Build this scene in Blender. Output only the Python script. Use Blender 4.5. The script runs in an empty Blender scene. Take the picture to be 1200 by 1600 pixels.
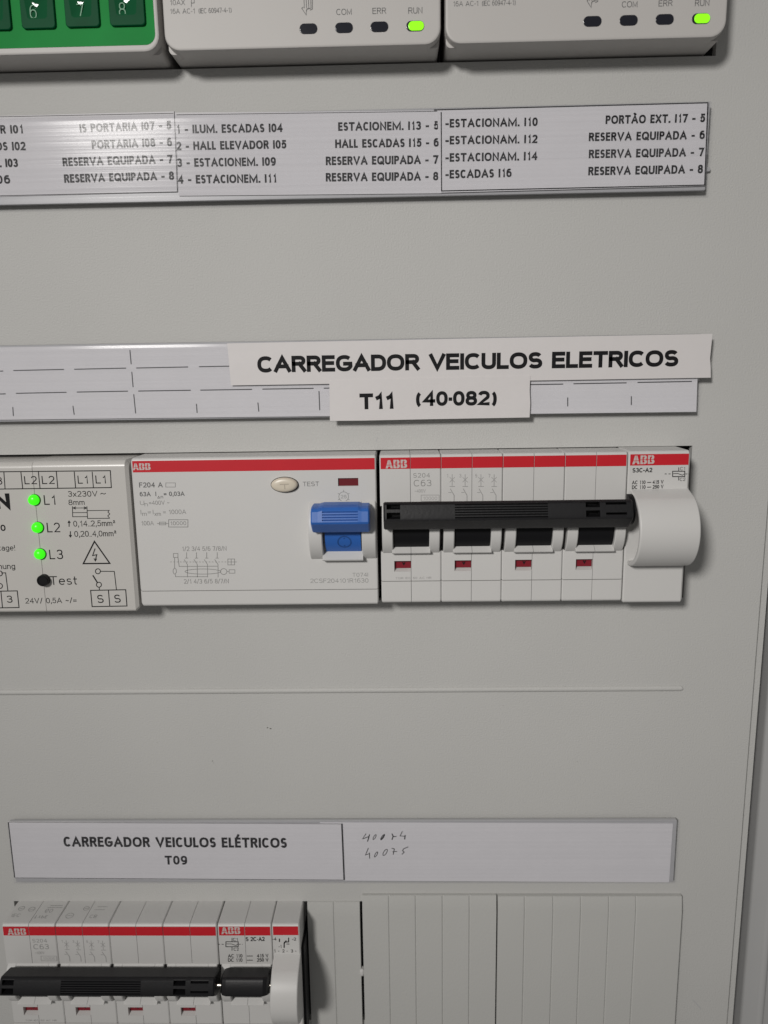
import bpy, math, random
from mathutils import Matrix, Vector
random.seed(7)
S = bpy.context.scene
COL = S.collection

# ------------------------------------------------------------------ camera
# millimetres on the panel: X to the right, Z up, D out of the panel towards the camera
CAM = (6.77, 43.37, 225.94)
CAM_R = ((0.9996686, -0.0155192, -0.0205379), (0.0113993, 0.9822264, -0.1873535), (-0.0230805, -0.1870573, -0.9820778))
FOC = 1200.4


def V(x, z, d):
    return Vector((x / 1000, -d / 1000, z / 1000))


cd = bpy.data.cameras.new('camera')
cam = bpy.data.objects.new('camera', cd)
COL.objects.link(cam)
r, u, f = [Vector((a[0], -a[2], a[1])) for a in CAM_R]
cam.matrix_world = Matrix(((r.x, u.x, -f.x, CAM[0] / 1000), (r.y, u.y, -f.y, -CAM[2] / 1000),
                           (r.z, u.z, -f.z, CAM[1] / 1000), (0, 0, 0, 1)))
cd.sensor_fit = 'HORIZONTAL'
cd.sensor_width = 36
cd.lens = 36 * FOC / 1200
cd.clip_start, cd.clip_end = 0.01, 20
cd.dof.use_dof = True
cd.dof.focus_distance = 0.222
cd.dof.aperture_fstop = 28
S.camera = cam

# ------------------------------------------------------------------ light
w = bpy.data.worlds.new('World')
S.world = w
w.use_nodes = True
w.node_tree.nodes['Background'].inputs[0].default_value = (1.0, 0.985, 0.96, 1)
w.node_tree.nodes['Background'].inputs[1].default_value = 0.155


def area(name, pos, target, sx, sy, power, col, spread=180):
    ld = bpy.data.lights.new(name, 'AREA')
    ld.shape = 'ELLIPSE'
    ld.size, ld.size_y = sx, sy
    ld.energy = power
    ld.color = col
    ld.spread = math.radians(spread)
    o = bpy.data.objects.new(name, ld)
    COL.objects.link(o)
    o.location = V(*pos)
    o.rotation_euler = (V(*target) - V(*pos)).to_track_quat('-Z', 'Y').to_euler()
    return o


area('room_lamp', (-355, 390, 840), (40, -10, 0), 0.16, 0.16, 0.78, (1.0, 0.972, 0.94), 60)

S.view_settings.view_transform = 'Standard'
S.view_settings.look = 'None'
S.view_settings.exposure = 0
S.view_settings.gamma = 1
S.view_settings.use_curve_mapping = False

# ------------------------------------------------------------------ helpers


def at(px, py, D):
    """a point of the photograph (1200 x 1600) on the plane D mm in front of the panel"""
    a, b = (px - 600) / FOC, (800 - py) / FOC
    d = [CAM_R[0][i] * a + CAM_R[1][i] * b + CAM_R[2][i] for i in range(3)]
    t = (D - CAM[2]) / d[2]
    return (CAM[0] + d[0] * t, CAM[1] + d[1] * t)


ORIGIN = {}


def tag(o, label, cat, group=None):
    o['label'] = label
    o['category'] = cat
    if group:
        o['group'] = group


def thing(name, x, z, d, label, cat, group=None):
    o = bpy.data.objects.new(name, None)
    COL.objects.link(o)
    o.location = V(x, z, d)
    o.empty_display_size = 0.005
    ORIGIN[o.name] = (x, z, d)
    tag(o, label, cat, group)
    return o


class MB:
    """collects faces in panel millimetres; build() links them as one mesh object"""

    def __init__(self):
        self.v, self.f = [], []

    def poly(self, pts):
        n = len(self.v)
        self.v += pts
        self.f.append(list(range(n, n + len(pts))))

    def loft(self, rings, caps=True, closed=True):
        n0 = len(self.v)
        m = len(rings[0])
        for rg in rings:
            self.v += rg
        for k in range(len(rings) - 1):
            for i in range(m if closed else m - 1):
                j = (i + 1) % m
                a, b = n0 + k * m, n0 + (k + 1) * m
                self.f.append([a + i, a + j, b + j, b + i])
        if caps:
            self.f.append([n0 + i for i in range(m)][::-1])
            self.f.append([n0 + (len(rings) - 1) * m + i for i in range(m)])

    def prism_x(self, prof, x0, x1, prof1=None):
        self.loft([[(x0, z, d) for z, d in prof], [(x1, z, d) for z, d in (prof1 or prof)]])

    def prism_z(self, prof, z0, z1):
        self.loft([[(x, z0, d) for x, d in prof], [(x, z1, d) for x, d in prof]])

    def plate(self, poly, d0, d1, edge=0.0, poly_in=None):
        rings = [[(x, z, d0) for x, z in poly]]
        if edge and poly_in:
            rings.append([(x, z, d1 - edge) for x, z in poly])
            h = [((a[0] * .3 + b[0] * .7), (a[1] * .3 + b[1] * .7)) for a, b in zip(poly_in, poly)]
            rings.append([(x, z, d1 - edge * .3) for x, z in h])
            rings.append([(x, z, d1) for x, z in poly_in])
        else:
            rings.append([(x, z, d1) for x, z in poly])
        self.loft(rings)

    def box(self, x0, x1, z0, z1, d0, d1):
        self.plate([(x0, z0), (x1, z0), (x1, z1), (x0, z1)], d0, d1)

    def build(self, name, mat, parent=None, smooth=30, bevel=0, seg=2):
        org = ORIGIN.get(parent.name, (0, 0, 0)) if parent else (0, 0, 0)
        if parent is not None and parent.name not in ORIGIN:
            org = (0, 0, 0)
        me = bpy.data.meshes.new(name)
        me.from_pydata([V(x - org[0], z - org[1], d - org[2]) for x, z, d in self.v], [], self.f)
        import bmesh
        bm = bmesh.new()
        bm.from_mesh(me)
        bmesh.ops.recalc_face_normals(bm, faces=bm.faces)
        bm.to_mesh(me)
        bm.free()
        if smooth:
            for p in me.polygons:
                p.use_smooth = True
            me.set_sharp_from_angle(angle=math.radians(smooth))
        me.materials.append(mat)
        o = bpy.data.objects.new(name, me)
        COL.objects.link(o)
        if parent is not None:
            o.parent = parent
        ORIGIN[o.name] = org
        if bevel:
            b = o.modifiers.new('edge', 'BEVEL')
            b.width = bevel / 1000
            b.segments = seg
            b.limit_method = 'ANGLE'
            b.angle_limit = math.radians(40)
        if smooth:
            wn_ = o.modifiers.new('normals', 'WEIGHTED_NORMAL')
            wn_.keep_sharp = True
            wn_.weight = 100
        return o


def arc(cz, cdp, rr, a0, a1, n=6):
    return [(cz + rr * math.sin(math.radians(a0 + (a1 - a0) * i / n)),
             cdp + rr * math.cos(math.radians(a0 + (a1 - a0) * i / n))) for i in range(n + 1)]


def rrect(x0, x1, z0, z1, rr, n=6):
    p = []
    for cx, cz, a in ((x1 - rr, z1 - rr, 0), (x0 + rr, z1 - rr, 90), (x0 + rr, z0 + rr, 180), (x1 - rr, z0 + rr, 270)):
        for i in range(n + 1):
            t = math.radians(a + 90 * i / n)
            p.append((cx + rr * math.cos(t), cz + rr * math.sin(t)))
    return p


def circ(cx, cz, rx, rz=None, n=28):
    rz = rz or rx
    return [(cx + rx * math.cos(2 * math.pi * i / n), cz + rz * math.sin(2 * math.pi * i / n)) for i in range(n)]


def copy_tree(o, parent=None):
    c = o.copy()
    COL.objects.link(c)
    c.parent = parent
    ORIGIN[c.name] = ORIGIN.get(o.name, (0, 0, 0))
    for ch in list(o.children):
        copy_tree(ch, c)
    return c


# ------------------------------------------------------------------ lettering: an own stroke alphabet
def E(cx, cy, rx, ry, a0, a1, n=12):
    out = []
    for i in range(n + 1):
        t = math.radians(a0 + (a1 - a0) * i / n)
        c, s = math.cos(t), math.sin(t)
        k = 0.86
        out.append((cx + rx * math.copysign(abs(c) ** k, c), cy + ry * math.copysign(abs(s) ** k, s)))
    return out


G = {
    ' ': (.24, []),
    'A': (.78, [[(0, 0), (.39, 1), (.78, 0)], [(.13, .32), (.65, .32)]]),
    'B': (.60, [[(0, 0), (0, 1), (.34, 1)] + E(.34, .765, .22, .235, 88, -88) + [(0, .53)], [(.34, .53)] + E(.36, .265, .24, .265, 88, -88) + [(0, 0)]]),
    'C': (.70, [E(.38, .5, .38, .5, 42, 318, 20)]),
    'D': (.66, [[(0, 0), (0, 1), (.28, 1)] + E(.28, .5, .38, .5, 88, -88, 16) + [(0, 0)]]),
    'E': (.55, [[(.54, 1), (0, 1), (0, 0), (.55, 0)], [(0, .53), (.5, .53)]]),
    'F': (.52, [[(.52, 1), (0, 1), (0, 0)], [(0, .51), (.46, .51)]]),
    'G': (.74, [E(.39, .5, .39, .5, 45, 335, 20) + [(.74, .46), (.42, .46)]]),
    'H': (.62, [[(0, 0), (0, 1)], [(.62, 0), (.62, 1)], [(0, .53), (.62, .53)]]),
    'I': (.0, [[(0, 0), (0, 1)]]),
    'J': (.42, [[(.42, 1), (.42, .26)] + E(.21, .26, .21, .26, 0, -175)]),
    'K': (.62, [[(0, 0), (0, 1)], [(.58, 1), (0, .36)], [(.2, .58), (.62, 0)]]),
    'L': (.48, [[(0, 1), (0, 0), (.48, 0)]]),
    'M': (.76, [[(0, 0), (0, 1), (.38, .1), (.76, 1), (.76, 0)]]),
    'N': (.62, [[(0, 0), (0, 1), (.62, 0), (.62, 1)]]),
    'O': (.80, [E(.4, .5, .4, .5, 0, 360, 28)]),
    'P': (.56, [[(0, 0), (0, 1), (.34, 1)] + E(.34, .74, .23, .26, 88, -88) + [(0, .48)]]),
    'Q': (.80, [E(.4, .5, .4, .5, 0, 360, 28), [(.48, .24), (.8, -.04)]]),
    'R': (.62, [[(0, 0), (0, 1), (.36, 1)] + E(.36, .755, .23, .245, 88, -88) + [(0, .51)], [(.34, .51), (.62, 0)]]),
    'S': (.60, [E(.3, .745, .27, .255, 22, 255) + E(.3, .26, .3, .26, 78, -158)]),
    'T': (.62, [[(0, 1), (.62, 1)], [(.31, 1), (.31, 0)]]),
    'U': (.62, [[(0, 1), (0, .32)] + E(.31, .32, .31, .32, 180, 360) + [(.62, 1)]]),
    'V': (.72, [[(0, 1), (.36, 0), (.72, 1)]]),
    'W': (1.0, [[(0, 1), (.25, 0), (.5, .95), (.75, 0), (1, 1)]]),
    'X': (.66, [[(0, 0), (.66, 1)], [(0, 1), (.66, 0)]]),
    'Y': (.66, [[(0, 1), (.33, .42), (.66, 1)], [(.33, .42), (.33, 0)]]),
    'Z': (.60, [[(0, 1), (.6, 1), (0, 0), (.6, 0)]]),
    '0': (.54, [E(.27, .5, .27, .5, 0, 360, 24)]),
    '1': (.38, [[(.1, .78), (.25, .87), (.3, 1), (.3, 0)]]),
    '2': (.54, [E(.27, .72, .27, .28, 170, -38) + [(0, 0), (.54, 0)]]),
    '3': (.54, [E(.26, .765, .25, .235, 165, -80) + [(.18, .53)], [(.18, .53)] + E(.26, .265, .28, .265, 84, -165)]),
    '4': (.58, [[(.45, 0), (.45, 1), (0, .3), (.58, .3)]]),
    '5': (.54, [[(.5, 1), (.1, 1), (.05, .5)] + E(.26, .33, .28, .33, 140, -160)]),
    '6': (.54, [E(.27, .32, .27, .32, 0, 360, 20), E(.32, .5, .32, .5, 60, 180) + [(.0, .34)]]),
    '7': (.52, [[(0, 1), (.52, 1), (.2, 0)]]),
    '8': (.54, [E(.27, .765, .23, .235, 0, 360, 18), E(.27, .265, .27, .265, 0, 360, 20)]),
    '9': (.54, [E(.27, .68, .27, .32, 0, 360, 20), E(.22, .5, .32, .5, 0, -120)]),
    '-': (.22, [[(0, .38), (.22, .38)]]), '—': (.9, [[(0, .42), (.9, .42)]]),
    '.': (.0, [[(0, 0)]]), ',': (.06, [[(.06, .06), (.02, -.2)]]),
    '·': (.0, [[(0, .44)]]),
    '(': (.18, [E(.3, .42, .3, .62, 118, 242)]), ')': (.18, [E(-.12, .42, .3, .62, 62, -62)]),
    '/': (.34, [[(0, -.04), (.34, 1.04)]]), '=': (.5, [[(0, .56), (.5, .56)], [(0, .28), (.5, .28)]]),
    '~': (.5, [[(0, .38), (.09, .5), (.19, .51), (.31, .38), (.41, .38), (.5, .5)]]),
    '!': (.02, [[(0, .46), (0, 1)], [(0, 0)]]),
    '²': (.3, [[(0, .86), (.06, .97), (.18, 1), (.27, .92), (.22, .8), (0, .56), (.3, .56)]]),
    'Δ': (.5, [[(0, 0), (.25, .7), (.5, 0), (0, 0)]]),
    'a': (.44, [E(.22, .22, .22, .22, 0, 360, 16), [(.44, 0), (.44, .46)] + E(.23, .48, .21, .2, 0, 150)]),
    'c': (.44, [E(.24, .34, .24, .34, 45, 315)]),
    'e': (.48, [[(0, .36), (.48, .36)] + E(.24, .34, .24, .34, 5, 315, 16)]),
    'g': (.46, [E(.23, .34, .23, .34, 0, 360, 16), [(.46, .68), (.46, -.06)] + E(.23, -.06, .23, .22, 0, -160)]),
    'm': (.72, [[(0, 0), (0, .68)], [(0, .4)] + E(.18, .46, .18, .22, 170, 0) + [(.36, 0)], [(.36, .4)] + E(.54, .46, .18, .22, 170, 0) + [(.72, 0)]]),
    'n': (.44, [[(0, 0), (0, .68)], [(0, .4)] + E(.22, .44, .22, .24, 170, 0) + [(.44, 0)]]),
    's': (.40, [E(.2, .51, .18, .17, 30, 255) + E(.2, .17, .2, .17, 78, -155)]),
    't': (.26, [[(.1, .92), (.1, .12), (.16, 0), (.26, .01)], [(0, .66), (.26, .66)]]),
    'u': (.44, [[(0, .68), (0, .24)] + E(.22, .24, .22, .24, 180, 360), [(.44, .68), (.44, 0)]]),
    'x': (.44, [[(0, 0), (.44, .66)], [(0, .66), (.44, 0)]]),
}
G['¹'] = (.44, [[(0, .76), (.2, .87), (.25, 1), (.25, 0)], [(-.06, 0), (.5, 0)]])
G['Ã'] = (.78, G['A'][1] + [[(.2, 1.24), (.3, 1.33), (.46, 1.24), (.58, 1.33)]])
G['É'] = (.55, G['E'][1] + [[(.22, 1.2), (.38, 1.42)]])


NARROW = dict(A=.68, B=.44, C=.50, D=.56, E=.36, F=.34, G=.58, H=.57, L=.30, M=.90, N=.60, O=.70, P=.42, Q=.72, R=.47, S=.38, T=.54,
              U=.57, V=.66, X=.56)
NARROW.update({'Ã': .68, 'É': .36, '0': .46, '1': .34, '2': .44, '3': .44, '4': .50, '5': .44, '6': .46, '7': .46, '8': .46, '9': .46, ' ': .16})


class Ink:
    """flat print lying just on a face at distance D"""

    def __init__(self, D):
        self.D, self.mb, self.k = D, MB(), 0

    def strip(self, pts, wd):
        p = [pts[0]]
        for q in pts[1:]:
            if math.dist(p[-1], q) > 1e-4:
                p.append(q)
        if len(p) < 2:
            return
        closed = len(p) > 3 and math.dist(p[0], p[-1]) < 1e-3
        if closed:
            p.pop()
        n = len(p)
        self.k = (self.k + 1) % 7
        d = self.D + 0.02 + 0.004 * self.k
        L, R_ = [], []
        for i in range(n):
            a = p[(i - 1) % n] if (i > 0 or closed) else None
            b = p[(i + 1) % n] if (i < n - 1 or closed) else None
            ds = []
            if a:
                l = math.dist(a, p[i])
                ds.append(((p[i][0] - a[0]) / l, (p[i][1] - a[1]) / l))
            if b:
                l = math.dist(b, p[i])
                ds.append(((b[0] - p[i][0]) / l, (b[1] - p[i][1]) / l))
            nx, ny = -sum(e[1] for e in ds), sum(e[0] for e in ds)
            l = math.hypot(nx, ny)
            if l < 1e-6:
                nx, ny, l = -ds[0][1], ds[0][0], 1
            nx, ny = nx / l, ny / l
            c = max(0.5, abs(-ds[0][1] * nx + ds[0][0] * ny))
            h = wd / 2 / c
            L.append((p[i][0] + nx * h, p[i][1] + ny * h, d))
            R_.append((p[i][0] - nx * h, p[i][1] - ny * h, d))
        for i in range(n if closed else n - 1):
            j = (i + 1) % n
            self.mb.poly([R_[i], R_[j], L[j], L[i]])

    def line(self, pxs, wpx=1.3):
        """a line through points of the photograph"""
        q = [at(x, y, self.D) for x, y in pxs]
        s = math.dist(at(600, pxs[0][1], self.D), at(610, pxs[0][1], self.D)) / 10
        self.strip(q, wpx * s)

    def rect(self, x0, y0, x1, y1, wpx=1.1):
        self.line([(x0, y0), (x1, y0), (x1, y1), (x0, y1), (x0, y0)], wpx)

    def ring(self, x, y, rx, ry, wpx=1.1, n=20):
        self.line([(x + rx * math.cos(i * 2 * math.pi / n), y + ry * math.sin(i * 2 * math.pi / n)) for i in range(n + 1)], wpx)

    def text(self, s, a, b, cap, wt=.13, gap=.13, narrow=False):
        """text from the baseline point a to the baseline point b, cap pixels tall"""
        p0, p1 = at(a[0], a[1], self.D), at(b[0], b[1], self.D)
        pm = at(a[0], a[1] - cap, self.D)
        H = math.dist(p0, pm)
        W = math.dist(p0, p1)
        ux, uy = (p1[0] - p0[0]) / W, (p1[1] - p0[1]) / W
        wd = wt * H
        GW = {c: NARROW.get(c, G[c][0]) if narrow else G[c][0] for c in s}
        tot = sum(GW[c] for c in s) + (len(s) - 1) * (gap + wt)
        sx = (W - wd) / tot if tot > .01 else 1
        x = 0
        for c in s:
            gw, pl = GW[c], G[c][1]
            gx_ = gw / G[c][0] if G[c][0] > .01 else 1
            for st in pl:
                q = []
                for gx, gy in st:
                    X = wd / 2 + (x + gx * gx_) * sx
                    Y = wd / 2 + gy * (H - wd)
                    q.append((p0[0] + ux * X - uy * Y, p0[1] + uy * X + ux * Y))
                if len(q) > 1 and math.dist(q[0], q[-1]) > 1e-4:     # square the free ends of straight strokes
                    for i0, i1 in ((0, 1), (-1, -2)):
                        l = math.dist(q[i0], q[i1])
                        if l > .16 * H:
                            k_ = .48 * wd / l
                            q[i0] = (q[i0][0] + (q[i0][0] - q[i1][0]) * k_, q[i0][1] + (q[i0][1] - q[i1][1]) * k_)
                if len(q) == 1:      # a dot
                    q = [(q[0][0] - ux * wd * .53, q[0][1] - uy * wd * .53), (q[0][0] + ux * wd * .53, q[0][1] + uy * wd * .53)]
                self.strip(q, wd)
            x += gw + gap + wt
        return self

    def logo(self, a, b, cap):
        """the three block letters with their cuts, as pieces: heavy strokes split by a thin cross"""
        p0, p1 = at(a[0], a[1], self.D), at(b[0], b[1], self.D)
        H = math.dist(p0, at(a[0], a[1] - cap, self.D))
        W = math.dist(p0, p1)
        ux, uy = (p1[0] - p0[0]) / W, (p1[1] - p0[1]) / W

        def P(x, y):
            X, Y = x * W / 3.3, y * H
            return (p0[0] + ux * X - uy * Y, p0[1] + uy * X + ux * Y, self.D + 0.03)

        def q(*pts):
            self.mb.poly([P(*t) for t in pts])
        # A
        q((0, 0), (.33, 0), (.4, .2), (.52, .2), (.52, .36), (.13, .36))
        q((1.1, 0), (.77, 0), (.70, .2), (.58, .2), (.58, .36), (.97, .36))
        q((.16, .43), (.52, .43), (.52, 1), (.38, 1))
        q((.94, .43), (.58, .43), (.58, 1), (.72, 1))
        for o in (1.2, 2.3):
            q((o, 0), (o + .44, 0), (o + .44, .2), (o + .3, .2), (o + .3, .47), (o, .47))
            q((o, .53), (o + .3, .53), (o + .3, .8), (o + .44, .8), (o + .44, 1), (o, 1))
            q(*([(o + .5, 0)] + [(o + .68 + .3 * math.sin(t), .25 - .25 * math.cos(t)) for t in (.0, .5, 1., 1.5, 2., 2.4)] + [(o + .85, .47), (o + .5, .47), (o + .5, .33), (o + .62, .33), (o + .62, .2), (o + .5, .2)]))
            q(*([(o + .5, .53), (o + .83, .53)] + [(o + .66 + .28 * math.sin(t), .76 - .24 * math.cos(t)) for t in (.9, 1.4, 1.9, 2.4, 2.9)] + [(o + .5, 1), (o + .5, .82), (o + .6, .82), (o + .6, .68), (o + .5, .68)]))

    def build(self, name, mat, parent):
        return self.mb.build(name, mat, parent, smooth=0)


# ------------------------------------------------------------------ materials
def mat(name, col, rough=.5, spec=.5, bump=0, bscale=2000, var=0, vscale=60, coat=0, emit=None, es=0, detail=2, metallic=0):
    m = bpy.data.materials.new(name)
    m.use_nodes = True
    nt = m.node_tree
    b = nt.nodes['Principled BSDF']
    b.inputs['Base Color'].default_value = (*col, 1)
    b.inputs['Roughness'].default_value = rough
    b.inputs['Specular IOR Level'].default_value = spec
    b.inputs['Coat Weight'].default_value = coat
    b.inputs['Metallic'].default_value = metallic
    if emit:
        b.inputs['Emission Color'].default_value = (*emit, 1)
        b.inputs['Emission Strength'].default_value = es
    tc = nt.nodes.new('ShaderNodeTexCoord')
    if bump:
        n = nt.nodes.new('ShaderNodeTexNoise')
        n.inputs['Scale'].default_value = bscale
        n.inputs['Detail'].default_value = detail
        n.inputs['Roughness'].default_value = .55
        nt.links.new(tc.outputs['Object'], n.inputs['Vector'])
        bp = nt.nodes.new('ShaderNodeBump')
        bp.inputs['Strength'].default_value = 1
        bp.inputs['Distance'].default_value = bump / 1000
        nt.links.new(n.outputs['Fac'], bp.inputs['Height'])
        nt.links.new(bp.outputs['Normal'], b.inputs['Normal'])
    if var:
        n = nt.nodes.new('ShaderNodeTexNoise')
        n.inputs['Scale'].default_value = vscale
        n.inputs['Detail'].default_value = 6
        nt.links.new(tc.outputs['Object'], n.inputs['Vector'])
        mx = nt.nodes.new('ShaderNodeMix')
        mx.data_type = 'RGBA'
        mx.inputs[6].default_value = (*[c * (1 - var) for c in col], 1)
        mx.inputs[7].default_value = (*[min(1, c * (1 + var)) for c in col], 1)
        nt.links.new(n.outputs['Fac'], mx.inputs[0])
        nt.links.new(mx.outputs[2], b.inputs['Base Color'])
    return m


def clear_plastic(name):
    m = bpy.data.materials.new(name)
    m.use_nodes = True
    nt = m.node_tree
    nt.nodes.clear()
    out = nt.nodes.new('ShaderNodeOutputMaterial')
    tr = nt.nodes.new('ShaderNodeBsdfTransparent')
    tr.inputs[0].default_value = (.985, .985, .99, 1)
    gl = nt.nodes.new('ShaderNodeBsdfGlossy')
    gl.inputs['Roughness'].default_value = .13
    gl.inputs['Color'].default_value = (.17, .17, .17, 1)
    df = nt.nodes.new('ShaderNodeBsdfDiffuse')
    df.inputs[0].default_value = (.75, .75, .78, 1)
    tc = nt.nodes.new('ShaderNodeTexCoord')
    mp = nt.nodes.new('ShaderNodeMapping')
    mp.inputs['Scale'].default_value = (2, 2, 900)
    n = nt.nodes.new('ShaderNodeTexNoise')
    n.inputs['Scale'].default_value = 1
    n.inputs['Detail'].default_value = 3
    bp = nt.nodes.new('ShaderNodeBump')
    bp.inputs['Distance'].default_value = .000035
    fr = nt.nodes.new('ShaderNodeFresnel')
    fr.inputs['IOR'].default_value = 1.45
    m1 = nt.nodes.new('ShaderNodeMixShader')
    m1.inputs[0].default_value = .018
    m2 = nt.nodes.new('ShaderNodeMixShader')
    L = nt.links.new
    L(tc.outputs['Object'], mp.inputs[0])
    L(mp.outputs[0], n.inputs['Vector'])
    L(n.outputs['Fac'], bp.inputs['Height'])
    L(bp.outputs[0], gl.inputs['Normal'])
    L(tr.outputs[0], m1.inputs[1])
    L(df.outputs[0], m1.inputs[2])
    mr = nt.nodes.new('ShaderNodeMapRange')      # milky ribs of the moulded strip
    mr.inputs['From Min'].default_value = .38
    mr.inputs['From Max'].default_value = .68
    mr.inputs['To Min'].default_value = .0
    mr.inputs['To Max'].default_value = .05
    L(n.outputs['Fac'], mr.inputs['Value'])
    L(mr.outputs[0], m1.inputs[0])
    geo = nt.nodes.new('ShaderNodeNewGeometry')
    inv = nt.nodes.new('ShaderNodeMath')
    inv.operation = 'SUBTRACT'
    inv.inputs[0].default_value = 1
    mul = nt.nodes.new('ShaderNodeMath')
    mul.operation = 'MULTIPLY'
    L(geo.outputs['Backfacing'], inv.inputs[1])
    L(fr.outputs[0], mul.inputs[0])
    L(inv.outputs[0], mul.inputs[1])
    L(mul.outputs[0], m2.inputs[0])
    L(m1.outputs[0], m2.inputs[1])
    L(gl.outputs[0], m2.inputs[2])
    L(m2.outputs[0], out.inputs[0])
    return m


M = dict(
    panel=mat('grained_grey_plastic', (.478, .475, .46), .58, .22, bump=.13, bscale=2100, var=.04, vscale=25, detail=3),
    blank=mat('grained_blank_plastic', (.465, .463, .445), .55, .35, bump=.06, bscale=1700, var=.04, vscale=30),
    white=mat('white_plastic', (.555, .548, .535), .42, .45, bump=.012, bscale=2500, var=.02, vscale=80),
    relay=mat('relay_plastic', (.52, .505, .48), .30, .5, bump=.008, bscale=900, var=.02),
    module=mat('module_plastic', (.485, .468, .45), .5, .4, bump=.01, bscale=3000, var=.02),
    rail=mat('rail_plastic', (.40, .40, .41), .35, .5, var=.05),
    paper=mat('paper', (.64, .628, .645), .8, .2, bump=.01, bscale=900, var=.03, vscale=120),
    paper_w=mat('bright_paper', (.65, .64, .655), .8, .2, bump=.01, bscale=900, var=.03, vscale=120),
    tape=mat('label_tape', (.62, .595, .59), .5, .4, bump=.10, bscale=140, var=.025, vscale=90),
    red=mat('red_print', (.52, .012, .022), .35, .5, bump=.01, bscale=2500, var=.06, vscale=150),
    ink=mat('black_ink', (.009, .009, .010), .6, .15),
    ink_soft=mat('soft_black_ink', (.02, .02, .021), .6, .15),
    dash=mat('dark_grey_ink', (.07, .07, .075), .6, .3),
    grey=mat('grey_ink', (.13, .13, .13), .6, .3),
    pale=mat('pale_grey_ink', (.23, .228, .222), .6, .3),
    faint=mat('faint_grey_ink', (.31, .305, .30), .6, .3),
    logo=mat('logo_print', (.52, .45, .43), .5, .4),
    black=mat('black_plastic', (.0065, .0063, .0075), .46, .34, bump=.03, bscale=1300, var=.3, vscale=200),
    black_in=mat('black_toggle_plastic', (.004, .004, .005), .5, .25),
    blue=mat('blue_plastic', (.022, .112, .41), .42, .45, bump=.01, bscale=2500, var=.08, vscale=150),
    blue_in=mat('embossed_blue', (.012, .06, .22), .5, .4),
    maroon=mat('dark_red_window', (.13, .006, .012), .35, .5),
    indicator=mat('red_indicator', (.19, .006, .016), .4, .5),
    cream=mat('cream_button', (.60, .54, .44), .35, .5, var=.03),
    lens=mat('dark_lens', (.012, .013, .02), .15, .6),
    lens_lit=mat('lit_lens', (.2, .7, .02), .2, .6, emit=(.22, .75, .0), es=.9),
    led=mat('lit_green_lamp', (.05, .5, .02), .3, .5, emit=(.035, .95, .0), es=.85),
    socket=mat('lamp_socket', (.02, .05, .015), .5, .3),
    green=mat('green_front', (.002, .215, .036), .42, .05, bump=.004, bscale=150, var=.25, vscale=70),
    dish=mat('glossy_green_dish', (.003, .08, .028), .06, .5),
    key=mat('green_key', (.002, .066, .024), .4, .035, bump=.003, bscale=300, var=.3, vscale=120),
    keyink=mat('key_digit', (.14, .33, .2), .5, .4),
    dark=mat('cabinet_inside', (.012, .012, .012), .8, .2),
    frame=mat('frame_paint', (.38, .38, .378), .4, .5, bump=.01, bscale=900, var=.03),
    steel=mat('steel_pin', (.6, .57, .5), .25, .5, metallic=1),
    clear=clear_plastic('clear_plastic'),
    speck=mat('dirt', (.06, .055, .045), .8, .2),
)


# ------------------------------------------------------------------ the panel (setting)
def heightgrid(xs, zs, height, back):
    """plate whose cells stand at their own height; None is a hole"""
    mb = MB()
    nx, nz = len(xs) - 1, len(zs) - 1

    def h(i, j):
        return height(i, j) if 0 <= i < nx and 0 <= j < nz else None
    for i in range(nx):
        for j in range(nz):
            a = h(i, j)
            if a is None:
                continue
            x0, x1, z0, z1 = xs[i], xs[i + 1], zs[j], zs[j + 1]
            mb.poly([(x0, z0, a), (x1, z0, a), (x1, z1, a), (x0, z1, a)])
            for (di, dj, p, q) in ((1, 0, (x1, z0), (x1, z1)), (-1, 0, (x0, z1), (x0, z0)), (0, 1, (x1, z1), (x0, z1)), (0, -1, (x0, z0), (x1, z0))):
                b = h(i + di, j + dj)
                lo = back if b is None else b
                if lo < a - 1e-6:
                    mb.poly([(*p, a), (*p, lo), (*q, lo), (*q, a)])
    return mb


xs = [-190, -160, -124.7, 91.9, 115.0, 115.35, 117.0]
zs = [-240, -177, -131.0, -27.2, 19.02, 123.2, 170, 215]


def panel_h(i, j):
    if i in (1, 2) and j in (1, 3, 5) and not (i == 1 and j == 1):
        return None
    if i == 4:
        return -0.9
    return -0.1 if i == 5 else 0.0


panel = heightgrid(xs, zs, panel_h, -2.5).build('panel_cover', M['panel'], smooth=0)
panel['kind'] = 'structure'
rib = MB()
rib.loft([[(x, -56.4 + dz * s, d) for dz, d in arc(0, -.2, .95, 90, -90, 8)] for x, s in ((-190, 1), (92.6, 1), (93.0, .75), (93.2, .3))])
rib.build('moulded_rib', M['panel'], panel)
dk = Ink(0)
for px, py, r_ in ((418, 1137, .26), (422.8, 1138.4, .3), (332, 1189, .2), (334, 1192, .14), (786, 1102, .1), (246, 1160, .1), (902, 1190, .12)):
    c_ = at(px, py, 0)
    dk.mb.poly([(c_[0] + r_ * (1 + .25 * math.sin(3 * k + px)) * math.cos(k * .7854), c_[1] + .6 * r_ * math.sin(k * .7854), .03) for k in range(8)])
dk.build('stain', M['speck'], panel)
sc_ = Ink(0)
sc_.line([(1082, 1562), (1088, 1568), (1096, 1577)], .9)
sc_.line([(590, 683), (588, 690)], .8)
sc_.build('scratch', M['rail'], panel)
bx = MB()
bx.box(-200, 150, -250, 220, -75, -70)
bk = bx.build('cabinet_back', M['dark'], smooth=0)
bk['kind'] = 'structure'

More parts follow.
